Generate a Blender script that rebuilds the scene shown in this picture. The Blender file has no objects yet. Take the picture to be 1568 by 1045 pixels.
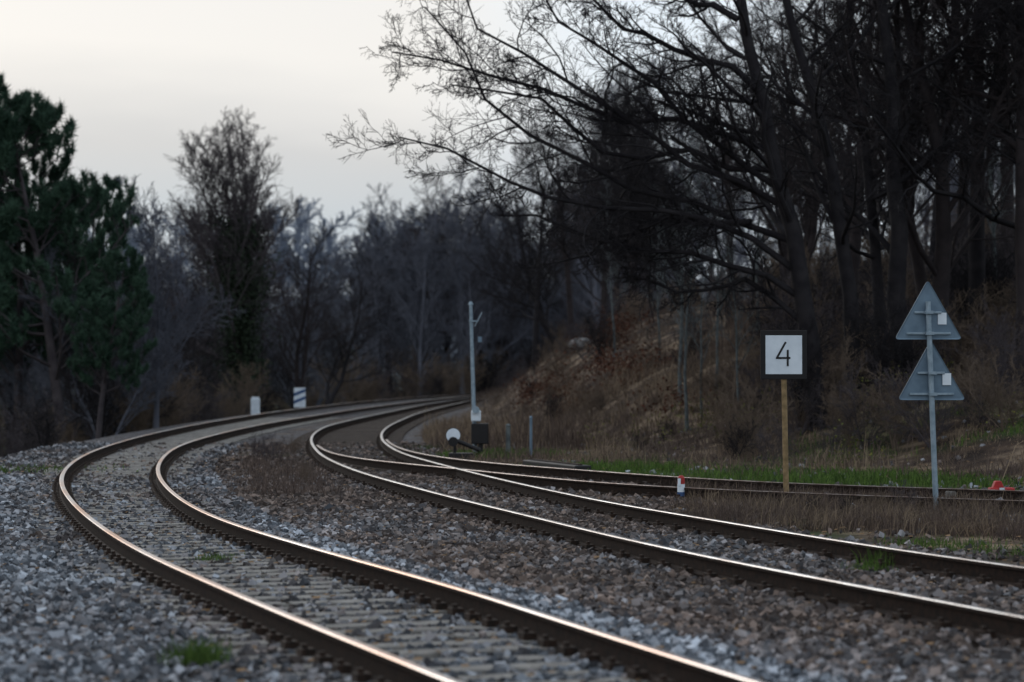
import bpy, bmesh, math, numpy as np
from mathutils import Vector
rng=np.random.default_rng(7)
sc=bpy.context.scene
# ------------------------------------------------------------ camera model
F=3702.0; CZ=1.75; PA=math.atan(52.5/F)
def ray(px,py):
    u=(px-784)/F; v=(522.5-py)/F
    return u, math.cos(PA)-v*math.sin(PA), math.sin(PA)+v*math.cos(PA)
def gp(px,py,z=0.0):
    a,b,c=ray(px,py); t=(z-CZ)/c
    return np.array([a*t,b*t,z])
def dp(px,py,d):
    a,b,c=ray(px,py); t=d/b
    return np.array([a*t,d,CZ+c*t])
# ------------------------------------------------------------ mesh helpers
def mk(name,V,Fc,mats,parent=None,col=None,smooth=False,midx=None,obj=True):
    V=np.asarray(V,dtype=np.float32).reshape(-1,3); Fc=np.asarray(Fc,dtype=np.int32)
    k=Fc.shape[1]; m=bpy.data.meshes.new(name)
    m.vertices.add(len(V)); m.vertices.foreach_set('co',V.ravel())
    m.loops.add(Fc.size); m.loops.foreach_set('vertex_index',Fc.ravel())
    m.polygons.add(len(Fc)); m.polygons.foreach_set('loop_start',np.arange(0,Fc.size,k,dtype=np.int32))
    if midx is not None: m.polygons.foreach_set('material_index',np.asarray(midx,dtype=np.int32))
    m.update(calc_edges=True)
    m.polygons.foreach_set('use_smooth',np.full(len(Fc),smooth))
    if col is not None:
        a=m.attributes.new('Col','FLOAT_COLOR','POINT')
        c=np.ones((len(V),4),dtype=np.float32); c[:,:3]=col; a.data.foreach_set('color',c.ravel())
    for mm in (mats if isinstance(mats,(list,tuple)) else [mats]): m.materials.append(mm)
    if not obj: return m
    return ob(name,m,parent)
def ob(name,m,parent=None,loc=(0,0,0),rot=0,s=1):
    o=bpy.data.objects.new(name,m); sc.collection.objects.link(o)
    o.location=loc; o.rotation_euler=(0,0,rot); o.scale=(s,s,s) if np.isscalar(s) else s
    if parent: o.parent=parent
    return o
def empty(name):
    o=bpy.data.objects.new(name,None); o.empty_display_size=.3; sc.collection.objects.link(o); return o
def norm(a): return a/np.maximum(np.linalg.norm(a,axis=-1,keepdims=True),1e-9)
def tube(P,R,s):
    N,n,_=P.shape
    T=np.empty_like(P); T[:,1:-1]=P[:,2:]-P[:,:-2]; T[:,0]=P[:,1]-P[:,0]; T[:,-1]=P[:,-1]-P[:,-2]; T=norm(T)
    ref=np.where(np.abs(T[:,:1,2:3])>.9,np.array([1.,0,0]),np.array([0,0,1.]))
    U0=norm(np.cross(T[:,:1],ref))
    U=norm(U0-(U0*T).sum(-1,keepdims=True)*T); W=np.cross(T,U)
    a=np.arange(s)*2*math.pi/s
    V=P[:,:,None]+R[:,:,None,None]*(np.cos(a)[None,None,:,None]*U[:,:,None]+np.sin(a)[None,None,:,None]*W[:,:,None])
    idx=np.arange(N*n*s).reshape(N,n,s); nx=np.roll(idx,-1,axis=2)
    Fc=np.stack([idx[:,:-1],nx[:,:-1],nx[:,1:],idx[:,1:]],-1).reshape(-1,4)
    return V.reshape(-1,3),Fc
def cat(parts):
    V=[];Fs=[];o=0
    for v,f in parts: V.append(v);Fs.append(f+o);o+=len(v)
    return np.concatenate(V),np.concatenate(Fs)
def cyl(p0,p1,r0,r1=None,s=16):
    p0=np.array(p0,float);p1=np.array(p1,float); r1=r0 if r1 is None else r1
    d=(p1-p0); e=d/np.linalg.norm(d)*1e-4
    P=np.array([[p0,p0+e,p1-e,p1]]); R=np.array([[1e-4,r0,r1,1e-4]])
    return tube(P,R,s)
CUBE=np.array([[x,y,z] for x in(-.5,.5) for y in(-.5,.5) for z in(-.5,.5)])
CF=np.array([[0,1,3,2],[4,6,7,5],[0,4,5,1],[2,3,7,6],[0,2,6,4],[1,5,7,3]])
def boxes(C,S,ang=0,tz=0):
    C=np.atleast_2d(C); n=len(C); S=np.broadcast_to(S,(n,3)); ang=np.broadcast_to(ang,(n,))
    v=CUBE[None]*S[:,None]; c=np.cos(ang)[:,None]; s=np.sin(ang)[:,None]
    V=np.stack([v[...,0]*c-v[...,1]*s,v[...,0]*s+v[...,1]*c,v[...,2]],-1)+C[:,None]
    return V.reshape(-1,3),(CF[None]+8*np.arange(n)[:,None,None]).reshape(-1,4)
def bevel(o,w=.008):
    b=o.modifiers.new('bevel','BEVEL'); b.width=w; b.segments=2; return o
def vn(x,y,s=1.0,seed=0):
    x=np.asarray(x,float)/s; y=np.asarray(y,float)/s
    xi=np.floor(x);yi=np.floor(y);fx=x-xi;fy=y-yi;fx=fx*fx*(3-2*fx);fy=fy*fy*(3-2*fy)
    h=lambda a,b:(np.sin(a*127.1+b*311.7+seed*74.7)*43758.5453)%1.0
    return (h(xi,yi)*(1-fx)+h(xi+1,yi)*fx)*(1-fy)+(h(xi,yi+1)*(1-fx)+h(xi+1,yi+1)*fx)*fy
def ss(a,b,x):
    t=np.clip((x-a)/(b-a),0,1); return t*t*(3-2*t)
# ------------------------------------------------------------ materials
def mat(name,c,rough=.8,metal=0,c2=None,scale=5,bump=0,bscale=None,spec=.3):
    m=bpy.data.materials.new(name); m.use_nodes=True; nt=m.node_tree; b=nt.nodes['Principled BSDF']
    b.inputs['Roughness'].default_value=rough; b.inputs['Metallic'].default_value=metal
    b.inputs['Specular IOR Level'].default_value=spec
    tc=nt.nodes.new('ShaderNodeTexCoord')
    n=nt.nodes.new('ShaderNodeTexNoise'); n.inputs['Scale'].default_value=scale; n.inputs['Detail'].default_value=6
    nt.links.new(tc.outputs['Object'],n.inputs['Vector'])
    r=nt.nodes.new('ShaderNodeValToRGB'); r.color_ramp.elements[0].position=.35; r.color_ramp.elements[1].position=.65
    r.color_ramp.elements[0].color=(*c,1); r.color_ramp.elements[1].color=(*(c2 or [x*.75 for x in c]),1)
    nt.links.new(n.outputs['Fac'],r.inputs['Fac']); nt.links.new(r.outputs['Color'],b.inputs['Base Color'])
    if bump:
        n2=nt.nodes.new('ShaderNodeTexNoise'); n2.inputs['Scale'].default_value=bscale or scale*4; n2.inputs['Detail'].default_value=5
        nt.links.new(tc.outputs['Object'],n2.inputs['Vector'])
        bp=nt.nodes.new('ShaderNodeBump'); bp.inputs['Strength'].default_value=bump; bp.inputs['Distance'].default_value=.02
        nt.links.new(n2.outputs['Fac'],bp.inputs['Height']); nt.links.new(bp.outputs['Normal'],b.inputs['Normal'])
    return m
def cmat(name,rough=.85,spec=.2):
    m=bpy.data.materials.new(name); m.use_nodes=True; nt=m.node_tree; b=nt.nodes['Principled BSDF']
    a=nt.nodes.new('ShaderNodeAttribute'); a.attribute_name='Col'
    b.inputs['Roughness'].default_value=rough; b.inputs['Specular IOR Level'].default_value=spec
    nt.links.new(a.outputs['Color'],b.inputs['Base Color'])
    return m
M_steel=mat('rail_head_steel',(.5,.5,.5),.33,1,(.33,.29,.27),2.5)
M_steelW=mat('rail_head_warm_tint_steel',(.55,.53,.52),.33,1,(.5,.3,.2),.35)  # orange patches paint the warm highlight into the rust-tinted steel
M_rust=mat('rail_rust',(.012,.009,.008),.85,0,(.03,.018,.013),20,.3,spec=.15)
M_conc=mat('sleeper_concrete',(.24,.23,.215),.9,0,(.125,.118,.11),6,.5,60)
M_wood=mat('sleeper_wood',(.06,.045,.036),.9,0,(.035,.027,.023),6,.5,40)
M_fast=mat('fastener_iron',(.015,.012,.01),.75,.1,(.045,.026,.018),30)
M_bark=mat('bark_dark',(.017,.016,.019),.95,0,(.03,.028,.031),3,spec=.1)
M_barkD=mat('bark_brown_dark',(.028,.024,.026),.95,0,(.045,.038,.04),3,spec=.1)
M_barkR=mat('bark_brown',(.05,.044,.05),.95,0,(.08,.07,.076),3,spec=.1)
M_barkB=mat('bark_far_haze',(.095,.105,.135),.95,0,(.125,.13,.16),3,spec=.1)  # distance haze put into the bark as a bluish base colour
M_barkF=mat('bark_hill_haze',(.24,.28,.35),.95,0,(.17,.2,.26),3,spec=.1)  # paler blue: stronger haze painted into the hill trees' colour
M_twig=mat('dry_twigs',(.1,.078,.062),.95,0,(.15,.115,.09),2,spec=.1)
M_pale=mat('bark_pale',(.13,.15,.155),.9,0,(.065,.075,.08),6,spec=.1)
M_ndl=cmat('needles'); M_leaf=cmat('leaves',.8,.12); M_grass=cmat('grass_blades'); M_stone=cmat('ballast_stone',.8,.3)
M_galv=mat('galvanised_steel',(.3,.38,.45),.5,.5,(.2,.27,.33),12)
M_back=mat('sign_back_grey',(.15,.22,.29),.5,.3,(.11,.165,.225),6)
M_white=mat('white_paint',(.72,.8,.88),.5,0,(.62,.7,.78),5)
M_black=mat('black_paint',(.01,.01,.012),.5,0)
M_pole=mat('wooden_pole',(.3,.21,.11),.8,0,(.17,.12,.06),14,.3)
M_red=mat('red_paint',(.4,.03,.03),.5,0,(.28,.025,.025),10)
M_blue=mat('blue_paint',(.04,.1,.25),.5,0)
M_roof=mat('roof_tiles',(.18,.06,.05),.8,0,(.12,.04,.04),3)
M_plaster=mat('plaster',(.16,.16,.17),.9,0,(.12,.12,.13),3)
# ------------------------------------------------------------ rails
def spline(pts,k=14):
    P=np.array(pts,float); P=np.vstack([2*P[0]-P[1],P,2*P[-1]-P[-2]]); out=[]
    for i in range(1,len(P)-2):
        for t in np.arange(k)/k:
            a,b,c,d=P[i-1:i+3]
            out.append(.5*((2*b)+(c-a)*t+(2*a-5*b+4*c-d)*t*t+(3*b-3*c+d-a)*t**3))
    out.append(P[-2]); return np.array(out)
def resample(P,st):
    s=np.r_[0,np.cumsum(np.linalg.norm(np.diff(P,axis=0),axis=1))]
    q=np.arange(0,s[-1],st); return np.stack([np.interp(q,s,P[:,i]) for i in range(P.shape[1])],1)
def worldrail(pts,near=14,far=50,curve=0.0,st=.5):
    I=spline(pts); W=np.array([gp(a,b,.2)[:2] for a,b in I])
    def ext(p,d,L,c):
        out=[];th=math.atan2(d[1],d[0]);q=p.copy()
        for i in range(int(L/1.0)):
            th+=c; q=q+np.array([math.cos(th),math.sin(th)]); out.append(q.copy())
        return out
    W=resample(W,st)
    k=6
    a=ext(W[0],W[0]-W[k],near,.004)[::-1]; b=ext(W[-1],W[-1]-W[-1-20],far,-curve) if far else []
    W=np.array(a+list(W)+b) if (a or b) else W
    W=resample(W,st)
    for _ in range(10): W[1:-1]=.25*W[:-2]+.5*W[1:-1]+.25*W[2:]
    return W
T1L=worldrail([(700,1045),(590,1001),(487,960),(400,925),(320,890),(250,860),(190,829),(140,795),(108,765),(94,738),(103,715),(135,694),(190,675),(260,658),(340,643),(430,629.5),(530,617.5),(620,609.5),(715,603)],curve=.006)
T1R=worldrail([(1165,1045),(1050,1010),(930,972),(800,930),(680,893),(560,861),(450,830),(360,803),(300,778),(262,752),(243,727),(246,705),(270,685),(320,668),(400,650),(480,636.5),(560,624.5),(640,614.5),(715,606.5)],curve=.006)
T2L=worldrail([(1568,944),(1400,912),(1250,884),(1100,855),(950,823),(800,787),(700,763),(620,742),(550,722),(500,701),(480,683),(478,668),(495,655),(530,645),(590,632),(650,620),(715,609.5)],curve=.006)
T2R=worldrail([(1568,868),(1400,845),(1250,822),(1100,797),(950,772),(850,752),(760,732),(680,712),(620,695),(592,680),(584,667),(592,655),(615,643),(650,630),(715,614.5)],curve=.006)
T3F=worldrail([(1568,751),(1400,746),(1200,739),(1040,730),(890,719),(760,709),(680,700),(630,691),(602,681),(590,671)],near=14,far=0)
T3N=worldrail([(1568,766),(1400,761),(1200,753),(1040,746),(890,736),(760,723),(650,712),(575,704.5),(530,698),(500,690),(484,680)],near=14,far=0)
prof=np.array([(-.07,.03),(.07,.03),(.07,.042),(.011,.06),(.011,.158),(.031,.168),(.031,.194),(.024,.2),(-.024,.2),(-.031,.194),(-.031,.168),(-.011,.158),(-.011,.06),(-.07,.042)])
def sweep(name,W,parent,topmat=None,dz=0):
    T=np.gradient(W,axis=0); T=norm(T); Nn=np.stack([T[:,1],-T[:,0]],1)
    n=len(W);k=len(prof)
    V=np.empty((n,k,3)); V[:,:,:2]=W[:,None]+prof[None,:,:1]*Nn[:,None]; V[:,:,2]=prof[None,:,1]+dz
    idx=np.arange(n*k).reshape(n,k); nx=np.roll(idx,-1,axis=1)
    Fc=np.stack([idx[:-1],nx[:-1],nx[1:],idx[1:]],-1); mi=np.zeros((n-1,k),int); mi[:,6:9]=1
    return mk(name,V,Fc.reshape(-1,4),[M_rust,topmat or M_steel],parent,midx=mi.ravel())
def pair(A,B):
    d=np.linalg.norm(A[:,None]-B[None],axis=2); j=d.argmin(1); return B[j],d.min(1)
def track(A,B,sp,smat,sw,topz,tm=None,dz=0,ymax=999,maxg=2.6):
    e=empty('railway_track')
    sweep('rail_left',A,e,tm,dz); sweep('rail_right',B,e,tm,dz)
    Bn,g=pair(A,B); C=(A+Bn)/2; 
    s=np.r_[0,np.cumsum(np.linalg.norm(np.diff(C,axis=0),axis=1))]
    q=np.arange(0,s[-1],sp); a=np.stack([np.interp(q,s,A[:,i]) for i in(0,1)],1); b=np.stack([np.interp(q,s,Bn[:,i]) for i in(0,1)],1)
    gg=np.linalg.norm(a-b,axis=1); ok=(gg>1.0)&(gg<maxg)&(a[:,1]<ymax); a=a[ok];b=b[ok];gg=gg[ok]
    c=(a+b)/2; an=np.arctan2(b[:,1]-a[:,1],b[:,0]-a[:,0]); n=len(c)
    an=np.convolve(np.pad(an,3,mode='edge'),np.ones(7)/7,'valid')
    S=np.stack([gg+1.1,np.full(n,sw),np.full(n,.14)],1)
    an2=an+rng.normal(0,.008,n)
    o=mk('sleepers',*boxes(np.c_[c,np.full(n,topz-.07)+rng.normal(0,.003,n)],S,an2),smat,e); bevel(o,.012)
    P=[]
    for R_ in(a,b):
        for sg in(-1,1):
            u=np.stack([np.cos(an),np.sin(an)],1)
            p=R_+sg*.095*u
            P.append(boxes(np.c_[p,np.full(n,topz+.025)],(.09,.12,.05),an))
            P.append(boxes(np.c_[R_+sg*.105*u,np.full(n,topz+.055)],(.035,.04,.045),an))
    mk('fasteners',*cat(P),M_fast,e)
    return C,c,an,gg
C1,S1,A1,G1=track(T1L,T1R,.43,M_conc,.22,.03,M_steelW)
C2,S2,A2,G2=track(T2L,T2R,.6,M_wood,.24,.028)
C3,S3,A3,G3=track(T3N,T3F,.62,M_wood,.24,.022,mat('siding_rail_head',(.3,.26,.24),.4,.9,(.14,.09,.07),6),dz=-.005,ymax=43)
# ------------------------------------------------------------ terrain
def fx(W):
    o=np.argsort(W[:,1]); return lambda y:np.interp(y,W[o,1],W[o,0])
x1L,x1R,x2L,x2R=fx(T1L),fx(T1R),fx(T2L),fx(T2R)
def xb(y): return np.interp(y,[0,25,33,40,52,70,100,130,170,205,260,420],[34,22,13,8,3.5,1.0,-.7,-2.0,-2.7,-2.2,8,60])
def H(x,y):
    x=np.asarray(x,float);y=np.asarray(y,float)
    d=np.maximum(x-xb(y),0); am=np.interp(y,[35,50,65,80,100,150,205,260],[.2,.6,1.6,2.7,3.6,3.4,1.7,1])
    h=am*(1-np.exp(-(d/3.9)**1.8))+.17*d*d/(d+6); h=np.minimum(h,14+.02*d)
    wl=np.interp(y,[0,25,36,400],[3.6,3.2,1.7,1.7]); dl=np.maximum(x1L(y)-wl-x,0)
    h=h-2.3*ss(0,5,dl)
    h=h+(vn(x,y,3,1)-.5)*.8*ss(0.5,5,np.maximum(d,dl))+(vn(x,y,14,2)-.5)*1.6*ss(6,25,np.maximum(d,dl))
    h=h+20*ss(250,620,y)+30*ss(600,1500,y)
    return h
def dist(x,y,C):
    out=np.empty(len(x))
    for i in range(0,len(x),20000):
        out[i:i+20000]=np.sqrt(((x[i:i+20000,None]-C[None,:,0])**2+(y[i:i+20000,None]-C[None,:,1])**2).min(1))
    return out
c1=C1[::2];c2=C2[::2];c3=C3[::2]
def masks(x,y):
    d1=dist(x,y,c1);d2=dist(x,y,c2);d3=dist(x,y,c3)
    nz=(vn(x,y,1.3,5)-.5)*1.0
    b=ss(2.5,1.7,np.minimum(d1,d2)+nz*.8)
    mid=(x>x1R(y))&(x<x2L(y)); b=np.maximum(b,np.where(mid,ss(47,38,y+nz*6),0))
    lft=(x<x1L(y)); wl=np.interp(y,[0,25,36,400],[3.8,3.4,2.2,2.2]); b=np.maximum(b,np.where(lft,ss(wl+.5,wl,x1L(y)-x+nz*.5),0))
    b=np.maximum(b,.7*ss(2.1,1.4,d3+nz))
    return b,d1,d2,d3
xs=np.unique(np.r_[-1500,-900,-500,-300,-200,-140,-100,-75,-60,-50,-42,-36,-31,-27,np.arange(-24,26,.3),28,31,35,40,46,54,64,80,100,140,200,300,500,900,1500])
ys=np.unique(np.r_[-400,-150,-60,-25,-10,-3,np.arange(2,75,.35),np.arange(75,130,.8),np.arange(130,300,3),np.arange(300,700,20),800,1000,1300,1700,2500])
X,Y=np.meshgrid(xs,ys); x=X.ravel();y=Y.ravel(); Z=H(x,y)
b,d1,d2,d3=masks(x,y)
Z=Z-.02*b
n0,n1=X.shape; idx=np.arange(n0*n1).reshape(n0,n1)
Fg=np.stack([idx[:-1,:-1],idx[:-1,1:],idx[1:,1:],idx[1:,:-1]],-1).reshape(-1,4)
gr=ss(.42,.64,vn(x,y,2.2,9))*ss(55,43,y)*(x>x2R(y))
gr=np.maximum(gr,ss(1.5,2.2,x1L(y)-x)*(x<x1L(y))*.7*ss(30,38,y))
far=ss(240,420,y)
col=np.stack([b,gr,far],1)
mg=bpy.data.materials.new('ground_mix'); mg.use_nodes=True; nt=mg.node_tree; B=nt.nodes['Principled BSDF']; B.inputs['Roughness'].default_value=.95; B.inputs['Specular IOR Level'].default_value=.15
at=nt.nodes.new('ShaderNodeAttribute'); at.attribute_name='Col'; sp=nt.nodes.new('ShaderNodeSeparateColor'); nt.links.new(at.outputs['Color'],sp.inputs[0])
tc=nt.nodes.new('ShaderNodeTexCoord')
def noise(s,d=6):
    n=nt.nodes.new('ShaderNodeTexNoise'); n.inputs['Scale'].default_value=s; n.inputs['Detail'].default_value=d; nt.links.new(tc.outputs['Object'],n.inputs['Vector']); return n
def ramp(src,cs):
    r=nt.nodes.new('ShaderNodeValToRGB'); e=r.color_ramp.elements
    while len(e)<len(cs): e.new(.5)
    for i,(p,c) in enumerate(cs): e[i].position=p; e[i].color=(*c,1)
    nt.links.new(src,r.inputs[0]); return r.outputs[0]
def mix(f,a,b_):
    m=nt.nodes.new('ShaderNodeMix'); m.data_type='RGBA'; nt.links.new(f,m.inputs[0]); nt.links.new(a,m.inputs[6]); nt.links.new(b_,m.inputs[7]); return m.outputs[2]
vo=nt.nodes.new('ShaderNodeTexVoronoi'); vo.inputs['Scale'].default_value=20; nt.links.new(tc.outputs['Object'],vo.inputs['Vector'])
sepv=nt.nodes.new('ShaderNodeSeparateColor'); nt.links.new(vo.outputs['Color'],sepv.inputs[0])
bal=ramp(sepv.outputs[0],[(0,(.025,.022,.022)),(.5,(.075,.068,.067)),(1,(.2,.2,.22))])
lit=ramp(noise(.9,10).outputs['Fac'],[(.38,(.022,.015,.012)),(.5,(.065,.044,.032)),(.62,(.22,.165,.115))])
grn=ramp(noise(9,6).outputs['Fac'],[(.3,(.02,.03,.01)),(.7,(.045,.08,.02))])
far_haze=ramp(noise(.1,6).outputs['Fac'],[(.3,(.07,.085,.11)),(.7,(.11,.13,.16))])  # far ground tinted blue-grey, aerial haze painted into its colour
o1=mix(sp.outputs[1],lit,grn); o2=mix(sp.outputs[0],o1,bal); o3=mix(sp.outputs[2],o2,far_haze)
nt.links.new(o3,B.inputs['Base Color'])
bp=nt.nodes.new('ShaderNodeBump'); bp.inputs['Strength'].default_value=.9; bp.inputs['Distance'].default_value=.04
nt.links.new(vo.outputs['Distance'],bp.inputs['Height']); bp.invert=True; nt.links.new(bp.outputs['Normal'],B.inputs['Normal'])
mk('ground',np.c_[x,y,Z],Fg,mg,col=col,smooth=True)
# ------------------------------------------------------------ ballast stones
def stones(n,ya,yb):
    y=rng.uniform(ya,yb,n); w=.23*y+2.5; return rng.uniform(-1,1,n)*w,y
px_,py_=[],[]
for n,a,b_ in((8000,7,11.5),(46000,11.5,20),(62000,20,30),(52000,30,42),(22000,42,62)):
    q=stones(n,a,b_); px_.append(q[0]);py_.append(q[1])
x=np.concatenate(px_);y=np.concatenate(py_)
b,d1,d2,d3=masks(x,y)
keep=rng.random(len(x))<np.maximum(b,.05); x,y,d1,d2,d3,b=[a[keep] for a in(x,y,d1,d2,d3,b)]
def onsl(x,y,S,A,G,w):
    k=np.zeros(len(x),bool)
    for i in range(0,len(x),20000):
        dx=x[i:i+20000,None]-S[None,:,0];dy=y[i:i+20000,None]-S[None,:,1]
        u=dx*np.cos(A)+dy*np.sin(A); v=-dx*np.sin(A)+dy*np.cos(A)
        k[i:i+20000]=((np.abs(v)<w)&(np.abs(u)<G/2+.5)).any(1)
    return k
s1=onsl(x,y,S1,A1,G1,.115)&(rng.random(len(x))<.85); s2=onsl(x,y,S2,A2,G2,.12)&(rng.random(len(x))<.45)
rl=np.zeros(len(x),bool)
for W in(T1L,T1R,T2L,T2R,T3N,T3F):
    Wd=resample(W[W[:,1]<66],.1) ; rl|=dist(x,y,Wd)<.10
k=~(s1|s2|rl); x,y,d1,d2,d3,b=[a[k] for a in(x,y,d1,d2,d3,b)]
n=len(x); sz=rng.uniform(.022,.062,n)*np.where(y>30,1.25,1)*np.where(rng.random(n)<.12,1.3,1)
V=CUBE[None]*rng.uniform(.6,1.15,(n,1,3))+rng.uniform(-.2,.2,(n,8,3))
q=norm(rng.normal(size=(n,4))); a_,b2,c_,d_=q.T
Rm=np.stack([1-2*(c_**2+d_**2),2*(b2*c_-a_*d_),2*(b2*d_+a_*c_),2*(b2*c_+a_*d_),1-2*(b2**2+d_**2),2*(c_*d_-a_*b2),2*(b2*d_-a_*c_),2*(c_*d_+a_*b2),1-2*(b2**2+c_**2)],1).reshape(n,3,3)
V=np.einsum('nij,nkj->nki',Rm,V)*sz[:,None,None]
zz=H(x,y)+rng.uniform(-.014,.036,n)-np.where(d1<.62,.012,0)
V=V+np.stack([x,y,zz],1)[:,None]
t=rng.random(n)**2.4; blu=np.stack([.045+.4*t,.054+.43*t,.067+.475*t],1); brn=np.stack([.036+.19*t,.027+.145*t,.024+.122*t],1)
mid=((x>x1R(y)+1.0)&(x<x2R(y)+3))
w=np.clip(.14+.68*mid+.65*(vn(x,y,1.7,3)-.5)+.3*ss(25,45,y)+.3*ss(.9,.3,np.abs(d1-.7))+rng.normal(0,.2,n),0,1)[:,None]
col=blu*(1-w)+brn*w
w2=((d1>1.1)&(d1<2.4)&(x>x1R(y))&(y<28))[:,None]; col=np.where(w2,col*1.3,col)
mk('ballast_gravel',V,(CF[None]+8*np.arange(n)[:,None,None]).reshape(-1,4),M_stone,col=np.repeat(col,8,axis=0))
# ------------------------------------------------------------ grass
def blades(x,y,h,wd,c,lean=.35,z=None):
    n=len(x); z=H(x,y)-.01 if z is None else z; a=rng.uniform(0,2*math.pi,n); l=rng.normal(0,lean,n)*h
    d=np.stack([np.cos(a),np.sin(a),0*a],1); pr=np.stack([-np.sin(a+1.2),np.cos(a+1.2),0*a],1)*wd[:,None]/2
    p=np.stack([x,y,z],1); m=p+d*(l*.35)[:,None]; m[:,2]+=h*.55; tt=p+d*l[:,None]; tt[:,2]+=h*(1-.3*np.minimum(np.abs(l/h),1))
    V=np.stack([p-pr,p+pr,m-pr*.8,m+pr*.8,tt-pr*.12,tt+pr*.12],1)
    Fc=np.array([[0,1,3,2],[2,3,5,4]])[None]+6*np.arange(n)[:,None,None]
    return V.reshape(-1,3),Fc.reshape(-1,4),np.repeat(c,6,axis=0)
def gcol(n,kind):
    t=rng.random((n,1))
    if kind=='green': return np.array([.028,.055,.012])*(1-t)+np.array([.1,.17,.035])*t
    if kind=='dry': return np.array([.075,.055,.04])*(1-t)+np.array([.27,.205,.145])*t
    return np.array([.045,.032,.029])*(1-t)+np.array([.14,.105,.088])*t
Vs=[];
def addg(x,y,h,wd,kind,lean=.35): Vs.append(blades(x,y,h,wd,gcol(len(x),kind),lean))
def flush(name):
    global Vs
    o=0;V=[];Fc=[];C=[]
    for v,f,c in Vs: V.append(v);Fc.append(f+o);C.append(c);o+=len(v)
    mk(name,np.concatenate(V),np.concatenate(Fc),M_grass,col=np.concatenate(C)); Vs=[]
n=170000; x=rng.uniform(-3,26,n); y=rng.uniform(31,82,n)
d2=dist(x,y,c2);d3=dist(x,y,c3)
oT=np.argsort(T3F[:,0]); yT=np.interp(x,T3F[oT,0],T3F[oT,1]); behind=(y>yT+.7)
k=(x>x2R(y)+1.1)&(d2>1.9)&(d3>1.5)&behind&(rng.random(n)<ss(.25,.6,vn(x,y,.9,4))*.9+.1); x=x[k];y=y[k];yT=yT[k]
g=rng.random(len(x))<ss(.42,.6,vn(x,y,2.2,9))*ss(55,43,y)
addg(x[g],y[g],rng.uniform(.05,.2,g.sum()),rng.uniform(.012,.025,g.sum()),'green')
g=~g; br=rng.random(len(x))<ss(.3,.7,vn(x,y,1.8,14)); tall=(1+.7*ss(3,10,y-yT))*np.where((x<1.6)&(y<54),.4,1)*np.where(vn(x,y,5,21)>.55,.55,1.1)
for kk,kd in((g&~br,'dry'),(g&br,'brown')):
    hh=rng.uniform(.08,.5,kk.sum())*(.25+1.6*vn(x[kk],y[kk],1.6,6)**1.5)*tall[kk]; addg(x[kk],y[kk],hh,rng.uniform(.008,.02,kk.sum()),kd,.5)
n=70000; x=rng.uniform(-4,34,n); y=rng.uniform(58,200,n); cl=vn(x,y,2.6,12); k=(x>xb(y)-.2)&(x<xb(y)+16)&(rng.random(n)<ss(.45,.65,cl)+.06); x=x[k];y=y[k]
br=rng.random(len(x))<ss(.35,.65,vn(x,y,3.5,17))
addg(x[~br],y[~br],rng.uniform(.1,.35,(~br).sum()),rng.uniform(.02,.05,(~br).sum()),'dry',1.0)
addg(x[br],y[br],rng.uniform(.2,.9,br.sum()),rng.uniform(.015,.03,br.sum()),'brown',.5)
flush('dry_grass')
def clump(cx,cy,n,r,h,kind,wd=.008,lean=.4):
    a=rng.normal(0,r,(n,2)); addg(cx+a[:,0],cy+a[:,1],h*rng.uniform(.4,1.1,n),np.full(n,wd)*rng.uniform(.7,1.5,n),kind,lean)
one=lambda p,c:dist(np.array([p[0]]),np.array([p[1]]),c)[0]
for i in range(420):
    px=rng.uniform(1040,1600); py=rng.uniform(766,818)+(px-1300)*.04
    p=gp(px,py)
    if one(p,c2)<1.25: continue
    clump(p[0],p[1],rng.integers(20,70),.16,rng.uniform(.1,.38),rng.choice(['dry','brown','brown']),.007,.6)
for i in range(110):
    p=gp(rng.uniform(385,500),rng.uniform(685,765))
    if one(p,c1)>1.4 and one(p,c2)>1.3: clump(p[0],p[1],30,.2,rng.uniform(.12,.4),'brown',.01,.5)
for px,py in((860,742),(690,745),(660,738),(1250,790),(1120,775),(560,720),(640,668),(700,660),(610,712),(250,820),(330,840),(640,940),(220,760),(860,1000),(980,890),(760,960)):
    p=gp(px,py); clump(p[0],p[1],50,.15,.09,'dry',.008)
flush('dry_weeds')
for px,py,n,r,h in((325,862,200,.1,.12),(305,1025,480,.08,.21),(350,855,60,.05,.07),(1355,872,260,.13,.22),(1330,878,160,.12,.14),(1410,835,200,.25,.12),(1470,840,260,.3,.14),(1530,850,200,.3,.12),(1500,875,80,.1,.12),(760,700,900,.7,.2),(790,697,700,.6,.18),(30,722,700,.9,.12),(420,700,100,.3,.12),(1190,830,50,.1,.06),(1230,742,500,.7,.22),(1350,738,800,.8,.25),(1450,742,500,.7,.2),(1120,735,400,.7,.2),(960,718,500,.7,.2),(680,688,300,.5,.15)):
    p=gp(px,py); clump(p[0],p[1],n,r,h,'green',.008 if n<490 else .02,.5)
flush('green_grass_tuft')
n=6000; y=rng.uniform(12,50,n); x=rng.uniform(-1,1,n)*(.22*y+1); s=rng.uniform(.012,.03,n); t=rng.random((n,1))
k=(x>x1L(y)-3); x=x[k];y=y[k];s=s[k];t=t[k];n=len(x)
q=np.array([[-1,-.6,0],[1,-.5,0],[1,.6,.5],[-1,.5,.3]])[None]*s[:,None,None]; a=rng.uniform(0,6.28,n)
V=np.stack([q[...,0]*np.cos(a)[:,None]-q[...,1]*np.sin(a)[:,None],q[...,0]*np.sin(a)[:,None]+q[...,1]*np.cos(a)[:,None],q[...,2]],-1)+np.stack([x,y,H(x,y)+.04],1)[:,None]
mk('fallen_leaves',V,np.arange(4*n).reshape(n,4),M_leaf,col=np.repeat(np.array([.1,.06,.03])*(1-t)+np.array([.25,.16,.09])*t,4,axis=0))
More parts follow.
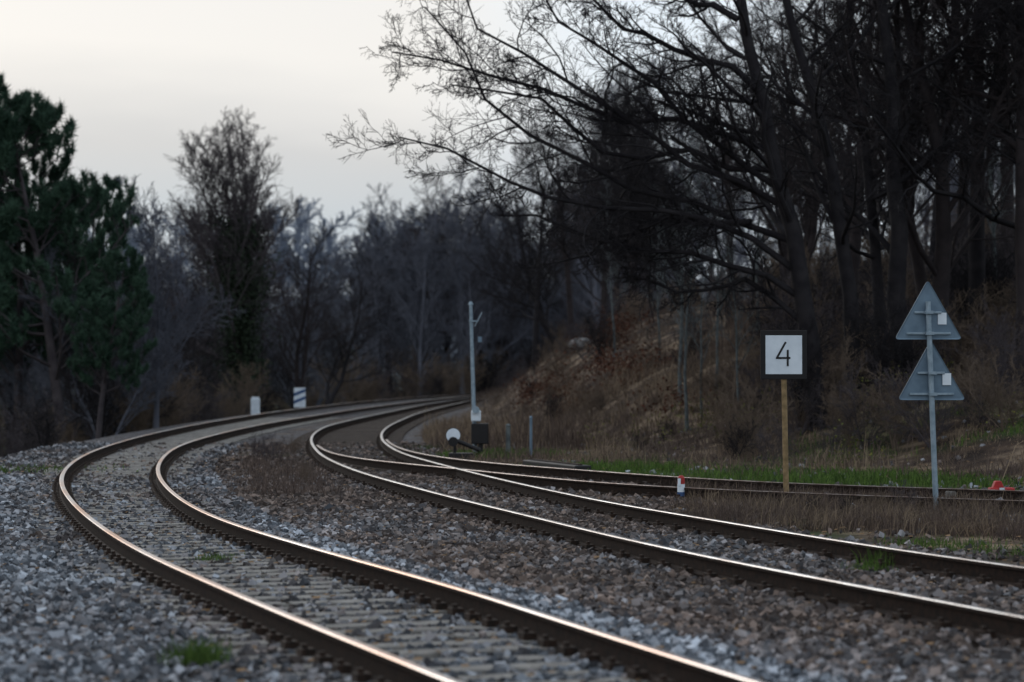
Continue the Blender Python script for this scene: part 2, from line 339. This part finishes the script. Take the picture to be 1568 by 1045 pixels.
# ------------------------------------------------------------ trees
def kids(P,R,L,c,tmin,ang,ratio,nseg,wob,up,rr=.6,rmin=.006,r=None,taper=.3):
    r=r or rng; N,n,_=P.shape
    t=np.clip(tmin+(1-tmin)*(np.arange(c)[None]+r.random((N,c)))/c,0,.999); f=t*(n-1); i=f.astype(int); fr=(f-i)[...,None]; ar=np.arange(N)[:,None]
    p=P[ar,i]*(1-fr)+P[ar,i+1]*fr; T=norm(P[ar,i+1]-P[ar,i]); rad=R[ar,i]*(1-fr[...,0])+R[ar,i+1]*fr[...,0]
    pr=norm(np.cross(T,r.normal(size=T.shape))); an=np.radians(r.normal(ang,ang*.22,(N,c)))[...,None]
    d=norm(np.cos(an)*T+np.sin(an)*pr); ln=(L[:,None]*ratio*(1.15-.6*t)*r.uniform(.6,1.25,(N,c)))
    K=N*c; p=p.reshape(K,3);d=d.reshape(K,3);ln=ln.ravel();r0=np.maximum(rad.ravel()*rr*r.uniform(.7,1,K),rmin)
    r0=np.minimum(r0,ln*.035+rmin)
    Q=np.empty((K,nseg+1,3));Q[:,0]=p; 
    for j in range(nseg):
        d=norm(d+r.normal(0,wob,(K,3))+np.array([0,0,up])); Q[:,j+1]=Q[:,j]+d*(ln/nseg)[:,None]
    RR=r0[:,None]*np.linspace(1,taper,nseg+1)[None]; RR=np.maximum(RR,rmin*.6)
    return Q,RR,ln
def trunk(h,r0,lean,seed_r,n=9,wob=.05):
    d=norm(np.array([lean[0],lean[1],1.])); P=[np.zeros(3)]
    for j in range(n-1):
        d=norm(d+seed_r.normal(0,wob,3)*np.array([1,1,.2])+np.array([0,0,.03])); P.append(P[-1]+d*h/(n-1))
    return np.array([P]),np.array([r0*np.linspace(1,.12,n)**.9])
def tree(name,seed,h,r0,c=(16,9,8,6),m=M_bark,tmin=.2,ang=50,ratio=.45,up=.08,lean=(0,0),rmin=.008,stems=1,wob=.16,sp=.16):
    r=np.random.default_rng(seed); parts=[]
    Ps=[];Rs=[]
    for s in range(stems):
        l=(lean[0]+(r.normal(0,sp) if stems>1 else 0),lean[1]+(r.normal(0,sp) if stems>1 else 0))
        P,R=trunk(h*(1 if s==0 else r.uniform(.7,.97)),r0*(1 if s==0 else .75),l,r,wob=.08 if stems>1 else .05); Ps.append(P);Rs.append(R)
    P=np.concatenate(Ps);R=np.concatenate(Rs);L=np.full(stems,h)
    R[:,0]*=1.3
    parts.append(tube(P,R,8))
    P,R,L=kids(P,R,L,c[0],tmin,ang,ratio,7,wob*.8,up,.55,rmin*2,r); parts.append(tube(P,R,5)); lim=P
    P,R,L=kids(P,R,L,c[1],.2,42,.45,5,wob,up*.7,.6,rmin*1.5,r); parts.append(tube(P,R,4))
    P,R,L=kids(P,R,L,c[2],.15,42,.48,4,wob*1.1,up*.5,.6,rmin,r); parts.append(tube(P,R,3))
    if c[3]: P,R,L=kids(P,R,L,c[3],.1,40,.55,3,wob,up*.4,.6,rmin*.8,r); parts.append(tube(P,R,3))
    V,Fc=cat(parts); return mk(name,V,Fc,m,obj=False,smooth=True),P,lim
def place(mesh,name,px,depth,s=1,rot=None,sink=.1,parent=None):
    x=(px-784)/F*depth
    if x1L(depth)-2.2<x<x2R(depth)+2.0 and depth<262:
        nd=rng.uniform(232,275); s=s*nd/depth*.75; depth=nd; x=(px-784)/F*depth
    return ob(name,mesh,parent,(x,depth,float(H(x,depth))-sink),rng.uniform(0,6.28) if rot is None else rot,s)
A=[tree('bare_tree_mesh',i,12,.21,m=M_bark if i%2 else M_barkD,tmin=.18+.1*(i%3),ang=46+5*(i%3),ratio=.42,stems=1+(i%3==0))[0] for i in range(5)]
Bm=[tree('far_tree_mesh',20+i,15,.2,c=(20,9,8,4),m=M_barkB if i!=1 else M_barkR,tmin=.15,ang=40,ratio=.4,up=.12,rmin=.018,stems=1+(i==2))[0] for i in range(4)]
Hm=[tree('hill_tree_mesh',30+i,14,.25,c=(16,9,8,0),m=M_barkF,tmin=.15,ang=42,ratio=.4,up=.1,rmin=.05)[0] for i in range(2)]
Sh=[tree('shrub_mesh',40+i,2.6,.025,c=(8,6,5,2),m=(M_barkR,M_bark,M_twig,M_twig)[i],tmin=.05,ang=38,ratio=.5,up=.04,rmin=.005,stems=6,sp=.4)[0] for i in range(4)]
Sap=[tree('sapling_mesh',50+i,8,.06,c=(18,6,5,0),m=M_pale,tmin=.3,ang=40,ratio=.2,up=.1,rmin=.006)[0] for i in range(2)]
def guide(pts,dep,n=9):
    I=resample(spline(pts,6),4); s=np.linspace(0,len(I)-1,n).astype(int); I=I[s]
    D=np.linspace(dep[0],dep[1],n); return np.array([dp(a,b_,d) for (a,b_),d in zip(I,D)])
def hero():
    r=np.random.default_rng(99); parts=[]
    tr=[([(1262,665),(1240,520),(1215,380),(1180,220),(1140,60),(1110,-150)],.2),([(1310,660),(1300,450),(1270,250),(1215,60),(1180,-150)],.17),([(1395,660),(1378,450),(1370,250),(1352,50),(1345,-150)],.22),([(1365,655),(1350,500),(1335,300),(1310,100),(1300,-100)],.14)]
    P=np.array([guide(p,(52+i*1.1,52+i*1.4)) for i,(p,_) in enumerate(tr)]); R=np.array([q*np.linspace(1.2,.4,9) for _,q in tr])
    P[:,0,2]-=.8; P[:,2:-1]+=r.normal(0,.06,P[:,2:-1].shape); parts.append(tube(P,R,9))
    L=np.full(4,11.)
    a=kids(P,R,L,13,.3,55,.4,8,.12,.05,.5,.016,r)
    lims=[[(1215,370),(1100,315),(980,295),(880,250),(800,200),(740,160),(700,90),(650,10)],[(1195,290),(1080,200),(1000,130),(900,60),(820,-30)],[(1225,420),(1120,345),(1000,325),(900,310),(800,290),(700,240),(610,210)],[(1232,460),(1130,410),(1000,385),(900,350),(760,330)],[(1160,140),(1050,80),(930,20),(870,-70)],[(1150,340),(1000,335),(900,385),(810,410)],[(1180,230),(1050,190),(900,175),(760,110),(600,80)],[(1205,320),(1080,260),(960,190),(860,120),(740,30),(700,-40)],[(1130,30),(1010,-20),(900,-120)],[(1235,500),(1140,440),(1040,440),(960,420)],[(1190,260),(1060,240),(940,240),(830,160),(690,130)]]
    LP=np.array([guide(p,(52,52+r.uniform(-4,3))) for p in lims]); LP[:,1:-1]+=r.normal(0,.1,LP[:,1:-1].shape)
    LR=np.array([np.linspace(.078,.017,9) for _ in lims]); LL=np.linalg.norm(np.diff(LP,axis=1),axis=2).sum(1)
    b1=kids(LP,LR,LL,18,.12,48,.26,7,.18,.03,.6,.013,r)
    parts+= [tube(LP,LR,7),tube(a[0],a[1],5),tube(b1[0],b1[1],5)]
    b2_=kids(*b1,8,.1,45,.45,5,.18,.02,.6,.008,r); a2=kids(*a,9,.15,42,.42,5,.17,.03,.6,.009,r)
    parts+=[tube(b2_[0],b2_[1],4),tube(a2[0],a2[1],4)]
    for q,c in((b2_,8),(a2,7)):
        z=kids(*q,c,.1,42,.5,4,.16,.03,.6,.0065,r); parts.append(tube(z[0],z[1],3))
        z=kids(*z,2,.1,38,.6,3,.16,.02,.6,.0052,r); parts.append(tube(z[0],z[1],3))
    V,Fc=cat(parts); mk('old_bare_tree',V,Fc,M_bark,smooth=True)
hero()
lst=[(1440,56,1.1),(1500,60,1.15),(1580,54,1.15),(1640,58,1.2),(1300,64,1.0),(1210,72,.85),(1420,68,1.15),(1530,72,1.2),(1340,78,1.0),(1120,84,.78),(1230,88,.9),(1470,84,1.1),(1600,80,1.2),(1060,95,.78),(1290,98,1.0),(1390,100,1.05),(1520,104,1.1),(980,112,.85),(1080,120,.95),(1660,70,1.2),(920,128,.9),(1000,136,1.0),(870,140,1.0),(1700,95,1.2),(1760,75,1.2),(940,150,1.05),(830,152,1.05),(790,165,1.15),(860,172,1.2)]
for i,(px,d,s) in enumerate(lst): place(A[i%5],'bare_tree',px+rng.normal(0,6),d,s)
for i,(px,d,s) in enumerate([(1042,66,.95),(1052,60,.75),(1098,66,.8),(1520,62,1),(940,90,.8),(1160,75,1),(1130,57,.6),(1075,62,.6),(1010,78,.7)]): place(Sap[i%2],'young_birch_tree',px,d,s)
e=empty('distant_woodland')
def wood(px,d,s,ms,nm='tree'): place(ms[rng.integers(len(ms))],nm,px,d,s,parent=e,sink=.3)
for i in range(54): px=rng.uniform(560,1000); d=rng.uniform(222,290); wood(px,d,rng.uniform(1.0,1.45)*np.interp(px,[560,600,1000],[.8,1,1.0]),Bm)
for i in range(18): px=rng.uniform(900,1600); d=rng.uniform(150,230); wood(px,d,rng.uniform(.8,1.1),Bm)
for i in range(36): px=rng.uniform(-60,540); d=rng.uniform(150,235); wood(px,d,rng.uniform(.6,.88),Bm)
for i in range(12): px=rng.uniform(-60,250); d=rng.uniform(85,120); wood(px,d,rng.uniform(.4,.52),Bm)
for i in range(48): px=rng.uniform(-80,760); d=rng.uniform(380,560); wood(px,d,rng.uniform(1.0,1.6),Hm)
# ivy tree
mI,_,lim=tree('ivy_tree_mesh',78,10.8,.26,c=(30,13,9,5),m=M_barkR,tmin=.2,ang=54,ratio=.58,up=.17,rmin=.012,stems=1)
to=place(mI,'ivy_covered_tree',374,126,1.22,rot=0,sink=.1)
def leafcloud(C,rad,n,size,c0,c1,name,parent):
    k=rng.integers(0,len(C),n); p=C[k]+rng.normal(0,1,(n,3))*rad
    s=rng.uniform(.6,1.2,n)*size; A_=norm(rng.normal(size=(n,3)))*s[:,None]; B_=norm(np.cross(A_,rng.normal(size=(n,3))))*s[:,None]*.7
    V=np.stack([p-A_,p-B_,p+A_,p+B_],1); t=(rng.random((n,1))*.6+.4*vn(k,k*.37,1.0,3)[:,None])
    return mk(name,V,np.arange(4*n).reshape(n,4),M_leaf,parent,np.repeat(np.array(c0)*(1-t)+np.array(c1)*t,4,axis=0))
tz=np.linspace(1.5,8.6,50); Ct=np.stack([rng.normal(0,.3,50),rng.normal(0,.3,50),tz],1)
lc=np.concatenate([Ct,lim[:,:3].reshape(-1,3)]); lc=lc[(lc[:,2]<9.3)&(np.hypot(lc[:,0],lc[:,1])<1.8)]; leafcloud(lc,.36,12000,.08,(.012,.019,.013),(.034,.05,.03),'ivy_leaves',to)
for px,d,s in((640,240,1.6),(690,250,1.6),(600,238,1.5),(455,135,.75),(740,245,1.6),(300,130,.78),(500,150,.75),(230,120,.7),(420,150,.85),(190,110,.75),(20,95,.8),(-40,90,.8),(800,180,1.2),(330,140,.7),(575,235,1.3),(270,135,.75)): place(A[rng.integers(5)],'bare_tree',px,d,s)
# pine
def pine(seed,h):
    r=np.random.default_rng(seed); P,R=trunk(h,.15,(0.02,0),r,10,.03); parts=[tube(P,R,8)]
    a=kids(P,R,np.full(1,h),34,.26,62,.33,6,.1,.13,.45,.02,r,); 
    b=kids(*a,8,.25,48,.4,4,.12,.15,.6,.012,r); c=kids(*b,5,.3,42,.5,3,.12,.2,.6,.008,r)
    parts+=[tube(a[0],a[1],5),tube(b[0],b[1],4),tube(c[0],c[1],3)]
    V,Fc=cat(parts); m=mk('pine_wood',V,Fc,M_barkR,obj=False,smooth=True)
    tips=np.concatenate([c[0][:,-1],c[0][:,-2],b[0][:,-1],b[0][:,-2],a[0][:,-1]]); dirs=norm(np.concatenate([c[0][:,-1]-c[0][:,-2],c[0][:,-1]-c[0][:,-2],b[0][:,-1]-b[0][:,-2],b[0][:,-1]-b[0][:,-2],a[0][:,-1]-a[0][:,-2]])+np.array([0,0,.45]))
    k=20; n=len(tips)*k; tp=np.repeat(tips,k,0); dd=norm(np.repeat(dirs,k,0)+r.normal(0,.65,(n,3))); ln=r.uniform(.12,.26,n)[:,None]
    w=norm(np.cross(dd,r.normal(size=(n,3))))*.015; o=tp-np.repeat(dirs,k,0)*r.uniform(0,.18,n)[:,None]
    V=np.stack([o-w,o+w,o+dd*ln],1); t=np.clip(r.random((n,1))*.4+np.repeat(r.random((len(tips),1)),k,0)*.6,0,1)
    m2=mk('pine_needles',V,np.arange(3*n).reshape(n,3),M_ndl,col=np.repeat(np.array([.012,.03,.022])*(1-t)+np.array([.06,.115,.075])*t,3,axis=0),obj=False)
    return m,m2
pm=pine(5,9.2); pm2=pine(6,8.4)
def placepine(pm,px,d,s,rot):
    x=(px-784)/F*d; e_=empty('pine_tree'); e_.location=(x,d,float(H(x,d))-.1); e_.scale=(s,s,s); e_.rotation_euler=(0,0,rot)
    ob('trunk_and_branches',pm[0],e_); ob('needles',pm[1],e_)
placepine(pm,28,88,1.38,.4); placepine(pm2,98,84,1.5,2); placepine(pm2,-40,92,1.45,3.5); placepine(pm,140,92,1.12,4.2); placepine(pm2,150,78,.7,5); placepine(pm2,520,235,.9,1)
# shrubs
e=empty('shrub_thicket')
def sh(px,d,s,k=None):
    x=(px-784)/F*d
    if x1L(d)-2.2<x<x2R(d)+2.0 and d<262: return
    place(Sh[rng.integers(4) if k is None else k],'shrub',px,d,s,parent=e,sink=.05)
for i in range(70): 
    d=rng.uniform(52,100); px=rng.uniform(1180,1640); sh(px,d,rng.uniform(.5,1.2))
for i in range(70): 
    d=rng.uniform(46,64); px=rng.uniform(1100,1640); sh(px,d,rng.uniform(.3,.75),rng.choice([0,2,3]))
for i in range(30):
    d=rng.uniform(44,60); x=xb(d)+rng.uniform(-.5,9); sh(784+x/d*F,d,rng.uniform(.15,.4))
for i in range(95):
    d=rng.uniform(64,150); x=xb(d)+rng.uniform(.4,12); sh(784+x/d*F,d,rng.uniform(.2,.75),rng.choice([0,1,2,3]))
for i in range(85):
    d=rng.uniform(50,120); x=x1L(d)-rng.uniform(3.0,13); sh(784+x/d*F,d,rng.uniform(.6,1.2)*np.interp(d,[50,120],[.8,1.3]))
for i in range(55):
    d=rng.uniform(120,235); x=x1L(d)-rng.uniform(2.8,16); sh(784+x/d*F,d,rng.uniform(.8,1.7))
for i in range(50):
    d=rng.uniform(225,255); x=rng.uniform(-20,12); sh(784+x/d*F,d,rng.uniform(1.4,2.6))
for px,py,s in((410,712,.2),(395,705,.22),(450,700,.18),(470,745,.14),(1290,800,.12),(1340,795,.13),(1390,790,.14),(1440,800,.12),(1240,792,.1)):
    p=gp(px,py); ob('shrub',Sh[rng.integers(3)],e,(p[0],p[1],0),rng.uniform(0,6),s)
Cb=[]
for i in range(26):
    d=rng.uniform(64,105); x=xb(d)+rng.uniform(1.2,6); z=float(H(x,d)); 
    for k in range(9): Cb.append([x+rng.normal(0,.55),d+rng.normal(0,.4),z+rng.uniform(.05,.7)])
leafcloud(np.array(Cb),.2,7500,.05,(.035,.016,.011),(.12,.05,.03),'russet_bramble_leaves',None)
Cb=[]
for i in range(50):
    d=rng.uniform(42,62); x=xb(d)+rng.uniform(-1,10); z=float(H(x,d))
    for k in range(4): Cb.append([x+rng.normal(0,.3),d+rng.normal(0,.25),z+rng.uniform(.05,.7)])
leafcloud(np.array(Cb),.15,3800,.026,(.04,.06,.015),(.18,.17,.05),'bramble_leaves',None)
p=dp(890,553,108); zz=float(H(p[0],108.))
bm=bmesh.new(); bmesh.ops.create_icosphere(bm,subdivisions=3,radius=.5)
for v in bm.verts: v.co*=1+.25*(vn(v.co.x+5,v.co.y+v.co.z+5,.3)-.5); v.co.z*=.6; v.co.x*=1.2
m=bpy.data.meshes.new('boulder'); bm.to_mesh(m); bm.free(); m.materials.append(mat('pale_stone',(.34,.34,.34),.9,0,(.2,.2,.2),4,.4)); ob('boulder',m,None,(p[0],108,zz+.2))
# ------------------------------------------------------------ signs
e=empty('number_sign'); base=gp(1205,772); D=base[1]; z=lambda py,px=1205,D=D: dp(px,py,D)[2]
cx=dp(1200,540,D)[0]; sc_=F/D
t0=dp(1200,575,D)
mk('wooden_pole',*cyl((base[0],D+.05,-.1),(t0[0],D+.05,z(520)),.04,.036),M_pole,e)
zc=(z(506)+z(581))/2; W_=71/sc_; Hh=(z(506)-z(581))
bevel(mk('board',*boxes((cx,D,zc),(W_,.02,Hh)),M_black,e),.004)
mk('white_face',*boxes((cx,D-.0125,zc),(W_-.135,.004,Hh-.14)),M_white,e)
def bar(p,q,w,y,th=.004):
    p=np.array(p,float);q=np.array(q,float);d=(q-p)/np.linalg.norm(q-p);nn=np.array([-d[1],d[0]])*w/2
    c=[p-nn,q-nn,q+nn,p+nn]; V=[[a[0],y,a[1]] for a in c]+[[a[0],y+th,a[1]] for a in c]
    return np.array(V),np.array([[0,1,2,3],[7,6,5,4],[0,4,5,1],[1,5,6,2],[2,6,7,3],[3,7,4,0]])
I=lambda px,py:(dp(px,py,D)[0],dp(px,py,D)[2])
mk('numeral_four',*cat([bar(I(1203,524),I(1189,549),.027,D-.0185),bar(I(1188,548.5),I(1210,548.5),.027,D-.0195),bar(I(1206,536),I(1206,561),.027,D-.0205)]),M_black,e)
e=empty('traffic_sign'); base=gp(1434,786); D=base[1]; s_=F/D
topp=dp(1421,462,D)
mk('post',*cyl((base[0],D,-.1),topp,.036,.034),M_galv,e)
def tri(name,ax,ay,lx,rx,by,y0):
    P=[dp(ax,ay,D),dp(rx,by,D),dp(lx,by,D)]; P=[np.array([p[0],p[2]]) for p in P]; C=sum(P)/3; out=[]; r=.045
    for i in range(3):
        p=P[i]; a=P[i-1]-p; b_=P[(i+1)%3]-p; a/=np.linalg.norm(a); b_/=np.linalg.norm(b_)
        s=p+a*r*1.4; q=p+b_*r*1.4
        for t in np.linspace(0,1,6): out.append((1-t)**2*s+2*t*(1-t)*p+t*t*q)
    n=len(out); sm=[C+(o-C)*.93 for o in out]
    V=[[o[0],y0,o[1]] for o in out]+[[o[0],y0+.022,o[1]] for o in out]+[[o[0],y0+.008,o[1]] for o in sm]
    m=bpy.data.meshes.new(name); bm=bmesh.new(); vs=[bm.verts.new(v) for v in V]
    bm.faces.new(vs[n:2*n][::-1]); bm.faces.new(vs[2*n:3*n])
    for i in range(n):
        j=(i+1)%n; bm.faces.new([vs[i],vs[j],vs[n+j],vs[n+i]]); bm.faces.new([vs[i],vs[2*n+i],vs[2*n+j],vs[j]])
    bm.to_mesh(m); bm.free(); m.materials.append(M_back); ob(name,m,e)
    for k,f in enumerate((.55,.9)):
        yy=ay+(by-ay)*f; w=(rx-lx)*f*.72/s_; c=dp(ax+(1 if k else 0),yy,D)
        bevel(mk('bracket',*boxes((c[0],y0-.012,c[2]),(w,.022,.03)),M_galv,e),.004)
        mk('clamp',*boxes((c[0],D-.02,c[2]),(.1,.1,.04)),M_galv,e)
tri('upper_triangle',1422,428,1371,1475,520,D+.062); tri('lower_triangle',1427,520.5,1376,1480.5,613,D+.066)
for i,(px,py) in enumerate(((1444,488),(1451,581))):
    c=dp(px,py,D); mk('sticker',*boxes((c[0],D+.058,c[2]),(.11,.003,.15)),M_white,e)
e=empty('fouling_point_marker'); b_=gp(1043,768); r=.052
for nm,za,zb,m,ra,rb in(('base_band',-.05,.13,M_blue,r,r),('middle_band',.13,.24,M_white,r,r),('red_top',.24,.33,M_red,r,r*.9),('cap',.33,.36,M_red,r*.9,r*.5)):
    mk(nm,*cyl((b_[0],b_[1],za),(b_[0],b_[1],zb),ra,rb,20),m,e)
mk('white_stripe',*boxes((b_[0]-.03,b_[1]-.05,.27),(.04,.02,.1)),M_white,e)
e=empty('derailer'); b_=gp(1535,770); yy=b_[1]
mk('base_plate',*boxes((b_[0],yy,.05),(.5,.3,.1)),M_fast,e)
bevel(mk('red_wedge',*boxes((b_[0]-.02,yy-.02,.16),(.34,.2,.1)),M_red,e),.02)
v,f=boxes((b_[0]-.07,yy-.02,.25),(.16,.14,.1)); v[v[:,2]>.25,0]=v[v[:,2]>.25,0]*.5+.5*(b_[0]-.07); bevel(mk('red_block',v,f,M_red,e),.01)
mk('white_plate',*boxes((b_[0]-.03,yy-.13,.16),(.07,.01,.1)),M_white,e)
mk('lever',*cyl((b_[0],yy,.12),(b_[0]+.5,yy+.05,.16),.018),M_red,e)
e=empty('kilometre_stone'); b_=gp(1456,770); bevel(mk('stone',*boxes((b_[0],b_[1],.06),(.14,.12,.2)),M_conc,e),.02)
e=empty('signal_post'); b_=gp(728,700); D=b_[1]; tp=dp(721,467,D)
mk('mast',*cyl((b_[0],D,-.1),tp,.05,.038),M_galv,e)
mk('cap',*cyl(tp,tp+np.array([0,0,.07]),.06,.03),M_galv,e)
c=dp(722,492,D); mk('cross_bar',*boxes((c[0]+.05,D-.05,c[2]),(.2,.03,.03)),M_galv,e)
c=dp(734,500,D); mk('bracket_arm',*cyl((c[0]-.1,D,c[2]),(c[0]+.06,D,c[2]+.3),.012),M_galv,e)
c=dp(735,520,D); mk('small_plate',*boxes((c[0],D-.05,c[2]),(.08,.03,.12)),M_back,e)
c=dp(729,637,D); bevel(mk('white_lamp_housing',*boxes((c[0],D-.1,c[2]),(.21,.18,.24)),M_white,e),.03)
c2_=dp(729,628,D); mk('lamp_hood',*cyl((c2_[0],D-.28,c2_[2]),(c2_[0],D-.08,c2_[2]),.075),M_galv,e)
c=dp(735,664,D); bevel(mk('relay_box',*boxes((c[0],D-.16,c[2]),(.37,.25,.44)),M_black,e),.02)
c=dp(736,690,D); mk('box_leg',*boxes((c[0],D-.16,c[2]-.1),(.1,.1,.5)),M_black,e)
e=empty('switch_stand'); b_=gp(706,704); D=b_[1]
bevel(mk('base',*boxes((b_[0],D,.07),(.5,.35,.14)),M_black,e),.02)
c=dp(694,667,D); mk('round_target',*cyl((c[0],D-.02,c[2]),(c[0],D+.02,c[2]),.145,.145,28),M_white,e)
mk('target_rim',*cyl((c[0],D+.021,c[2]),(c[0],D+.04,c[2]),.16,.16,28),M_black,e)
mk('spindle',*cyl((c[0]+.03,D+.06,.1),(c[0]+.03,D+.06,c[2]+.05),.03),M_black,e)
c3_=dp(735,690,D); mk('lever',*cyl((c[0]+.05,D,c[2]-.1),(c3_[0],D,c3_[2]),.045),M_black,e)
mk('counterweight',*cyl((c[0]+.0,D-.05,c[2]-.13),(c[0]+.0,D+.1,c[2]-.13),.1,.1,20),M_black,e)
e=empty('point_machine_cover'); a=gp(812,721); c=gp(893,731); an=math.atan2(c[1]-a[1],c[0]-a[0]); m_=(a+c)/2
bevel(mk('cover',*boxes((m_[0],m_[1],.1),(np.linalg.norm(c-a),.3,.2),an),M_black,e),.02)
mk('lid_ridge',*boxes((m_[0],m_[1],.212),(np.linalg.norm(c-a)*.9,.08,.02),an),M_fast,e)
for px,py,top,r,m,nm in((813,703,640,.03,M_back,'marker_post'),(778,700,652,.05,M_pale,'marker_post')):
    b_=gp(px,py); t_=dp(px,top,b_[1]); e=empty(nm)
    mk('shaft',*cyl((b_[0],b_[1],-.1),t_,r),m,e); mk('cap',*cyl(t_,t_+np.array([0,0,.04]),r*1.25,r*.5),m,e)
e=empty('hectometre_post'); D=104.; a=dp(391,636,D); t_=dp(391,610,D); zz=float(H(a[0],D))
bevel(mk('shaft',*boxes((a[0],D,(zz+t_[2])/2-.1),(.38,.2,t_[2]-zz+.2)),M_white,e),.04); mk('cap',*boxes((a[0],D,t_[2]+.03),(.3,.16,.06)),M_white,e)
e=empty('striped_distance_board'); D=125.; a=dp(459,609,D); zz=float(H(a[0],D)); w=.6;h_=1.02
mk('support',*cyl((a[0],D+.06,zz-.2),(a[0],D+.06,a[2]+.3),.05),M_galv,e)
mk('board',*boxes((a[0],D,a[2]),(w,.03,h_)),M_white,e)
for o_ in(-.3,.08): 
    V=np.array([[a[0]-w/2,D-.02,a[2]+o_-.02],[a[0]+w/2,D-.02,a[2]+o_+.22],[a[0]+w/2,D-.02,a[2]+o_+.38],[a[0]-w/2,D-.02,a[2]+o_+.14]]); mk('stripe',V,[[0,1,2,3]],M_blue,e)
e=empty('plaster_house'); D=255.; p=dp(258,466,D); hx=p[0]; zr=p[2]; zb=float(H(hx,D))-1
mk('walls',*boxes((hx,D,(zb+zr-1.6)/2),(5,6,zr-1.6-zb)),M_plaster,e)
V=np.array([[hx-2.8,D-3.5,zr-1.7],[hx+2.8,D-3.5,zr-1.7],[hx+2.8,D+3.5,zr-1.7],[hx-2.8,D+3.5,zr-1.7],[hx-2.8,D,zr+.3],[hx+2.8,D,zr+.3]])
mk('roof',V,[[0,1,5,4],[2,3,4,5]],M_roof,e)
for k in(-1.3,1.3): mk('window',*boxes((hx+k,D-3.02,zr-2.9),(.9,.06,1.3)),M_black,e)
mk('chimney',*boxes((hx+1.4,D+.5,zr+.3),(.5,.5,1.2)),M_roof,e)
# ------------------------------------------------------------ light, sky, camera
w=bpy.data.worlds.new('World'); sc.world=w; w.use_nodes=True; nt=w.node_tree; bg=nt.nodes['Background']
sky=nt.nodes.new('ShaderNodeTexSky'); sky.sky_type='NISHITA'; sky.sun_disc=False; sky.sun_elevation=math.radians(24); sky.sun_rotation=math.radians(-25); sky.dust_density=4
tc=nt.nodes.new('ShaderNodeTexCoord'); sx=nt.nodes.new('ShaderNodeSeparateXYZ'); nt.links.new(tc.outputs['Generated'],sx.inputs[0])
mp=nt.nodes.new('ShaderNodeMapping'); mp.inputs['Scale'].default_value=(1,1,4); nt.links.new(tc.outputs['Generated'],mp.inputs[0])
no=nt.nodes.new('ShaderNodeTexNoise'); no.inputs['Scale'].default_value=3.2; no.inputs['Detail'].default_value=5; no.inputs['Roughness'].default_value=.5; nt.links.new(mp.outputs[0],no.inputs['Vector'])
ma=nt.nodes.new('ShaderNodeMath'); ma.operation='MULTIPLY_ADD'; nt.links.new(no.outputs['Fac'],ma.inputs[0]); ma.inputs[1].default_value=.1; nt.links.new(sx.outputs['Z'],ma.inputs[2])
cr=nt.nodes.new('ShaderNodeValToRGB'); nt.links.new(ma.outputs[0],cr.inputs[0]); el=cr.color_ramp.elements
K=[(.05,(.5,.6,.7)),(.1,(.54,.61,.67)),(.14,(.62,.64,.66)),(.19,(.88,.87,.85)),(.6,(.74,.8,.88)),(1,(.66,.73,.83))]
while len(el)<len(K): el.new(.5)
for i,(p,c) in enumerate(K): el[i].position=p; el[i].color=(*c,1)
mr=nt.nodes.new('ShaderNodeMapRange'); mr.interpolation_type='SMOOTHSTEP'; mr.inputs[1].default_value=-.05; mr.inputs[2].default_value=.06; nt.links.new(sx.outputs['X'],mr.inputs[0]); mr.inputs[4].default_value=.85
mb=nt.nodes.new('ShaderNodeMix'); mb.data_type='RGBA'; nt.links.new(mr.outputs[0],mb.inputs[0]); nt.links.new(cr.outputs[0],mb.inputs[6]); mb.inputs[7].default_value=(.8,.9,1.0,1)
vm=nt.nodes.new('ShaderNodeVectorMath'); vm.operation='SCALE'; vm.inputs['Scale'].default_value=10; nt.links.new(mb.outputs[2],vm.inputs[0])
mx=nt.nodes.new('ShaderNodeMix'); mx.data_type='RGBA'; mx.inputs[0].default_value=.96; nt.links.new(sky.outputs[0],mx.inputs[6]); nt.links.new(vm.outputs[0],mx.inputs[7])
nt.links.new(mx.outputs[2],bg.inputs[0]); bg.inputs[1].default_value=.1
sl=bpy.data.lights.new('sun','SUN'); sl.energy=.5; sl.angle=math.radians(16); sl.color=(1,.96,.91); so=ob('sun',sl)
az=math.radians(-25);elv=math.radians(24); dv=Vector((math.sin(az)*math.cos(elv),math.cos(az)*math.cos(elv),math.sin(elv))); so.rotation_euler=dv.to_track_quat('Z','Y').to_euler()
cam=bpy.data.cameras.new('camera'); cam.lens=85; cam.sensor_width=36; cam.clip_end=6000; cam.clip_start=.1
co=ob('camera',cam); co.location=(0,0,CZ); co.rotation_euler=(math.pi/2+PA,0,0); sc.camera=co
cam.dof.use_dof=True; cam.dof.focus_distance=30; cam.dof.aperture_fstop=1.8
sc.view_settings.view_transform='Standard'; sc.view_settings.look='None'; sc.view_settings.exposure=0
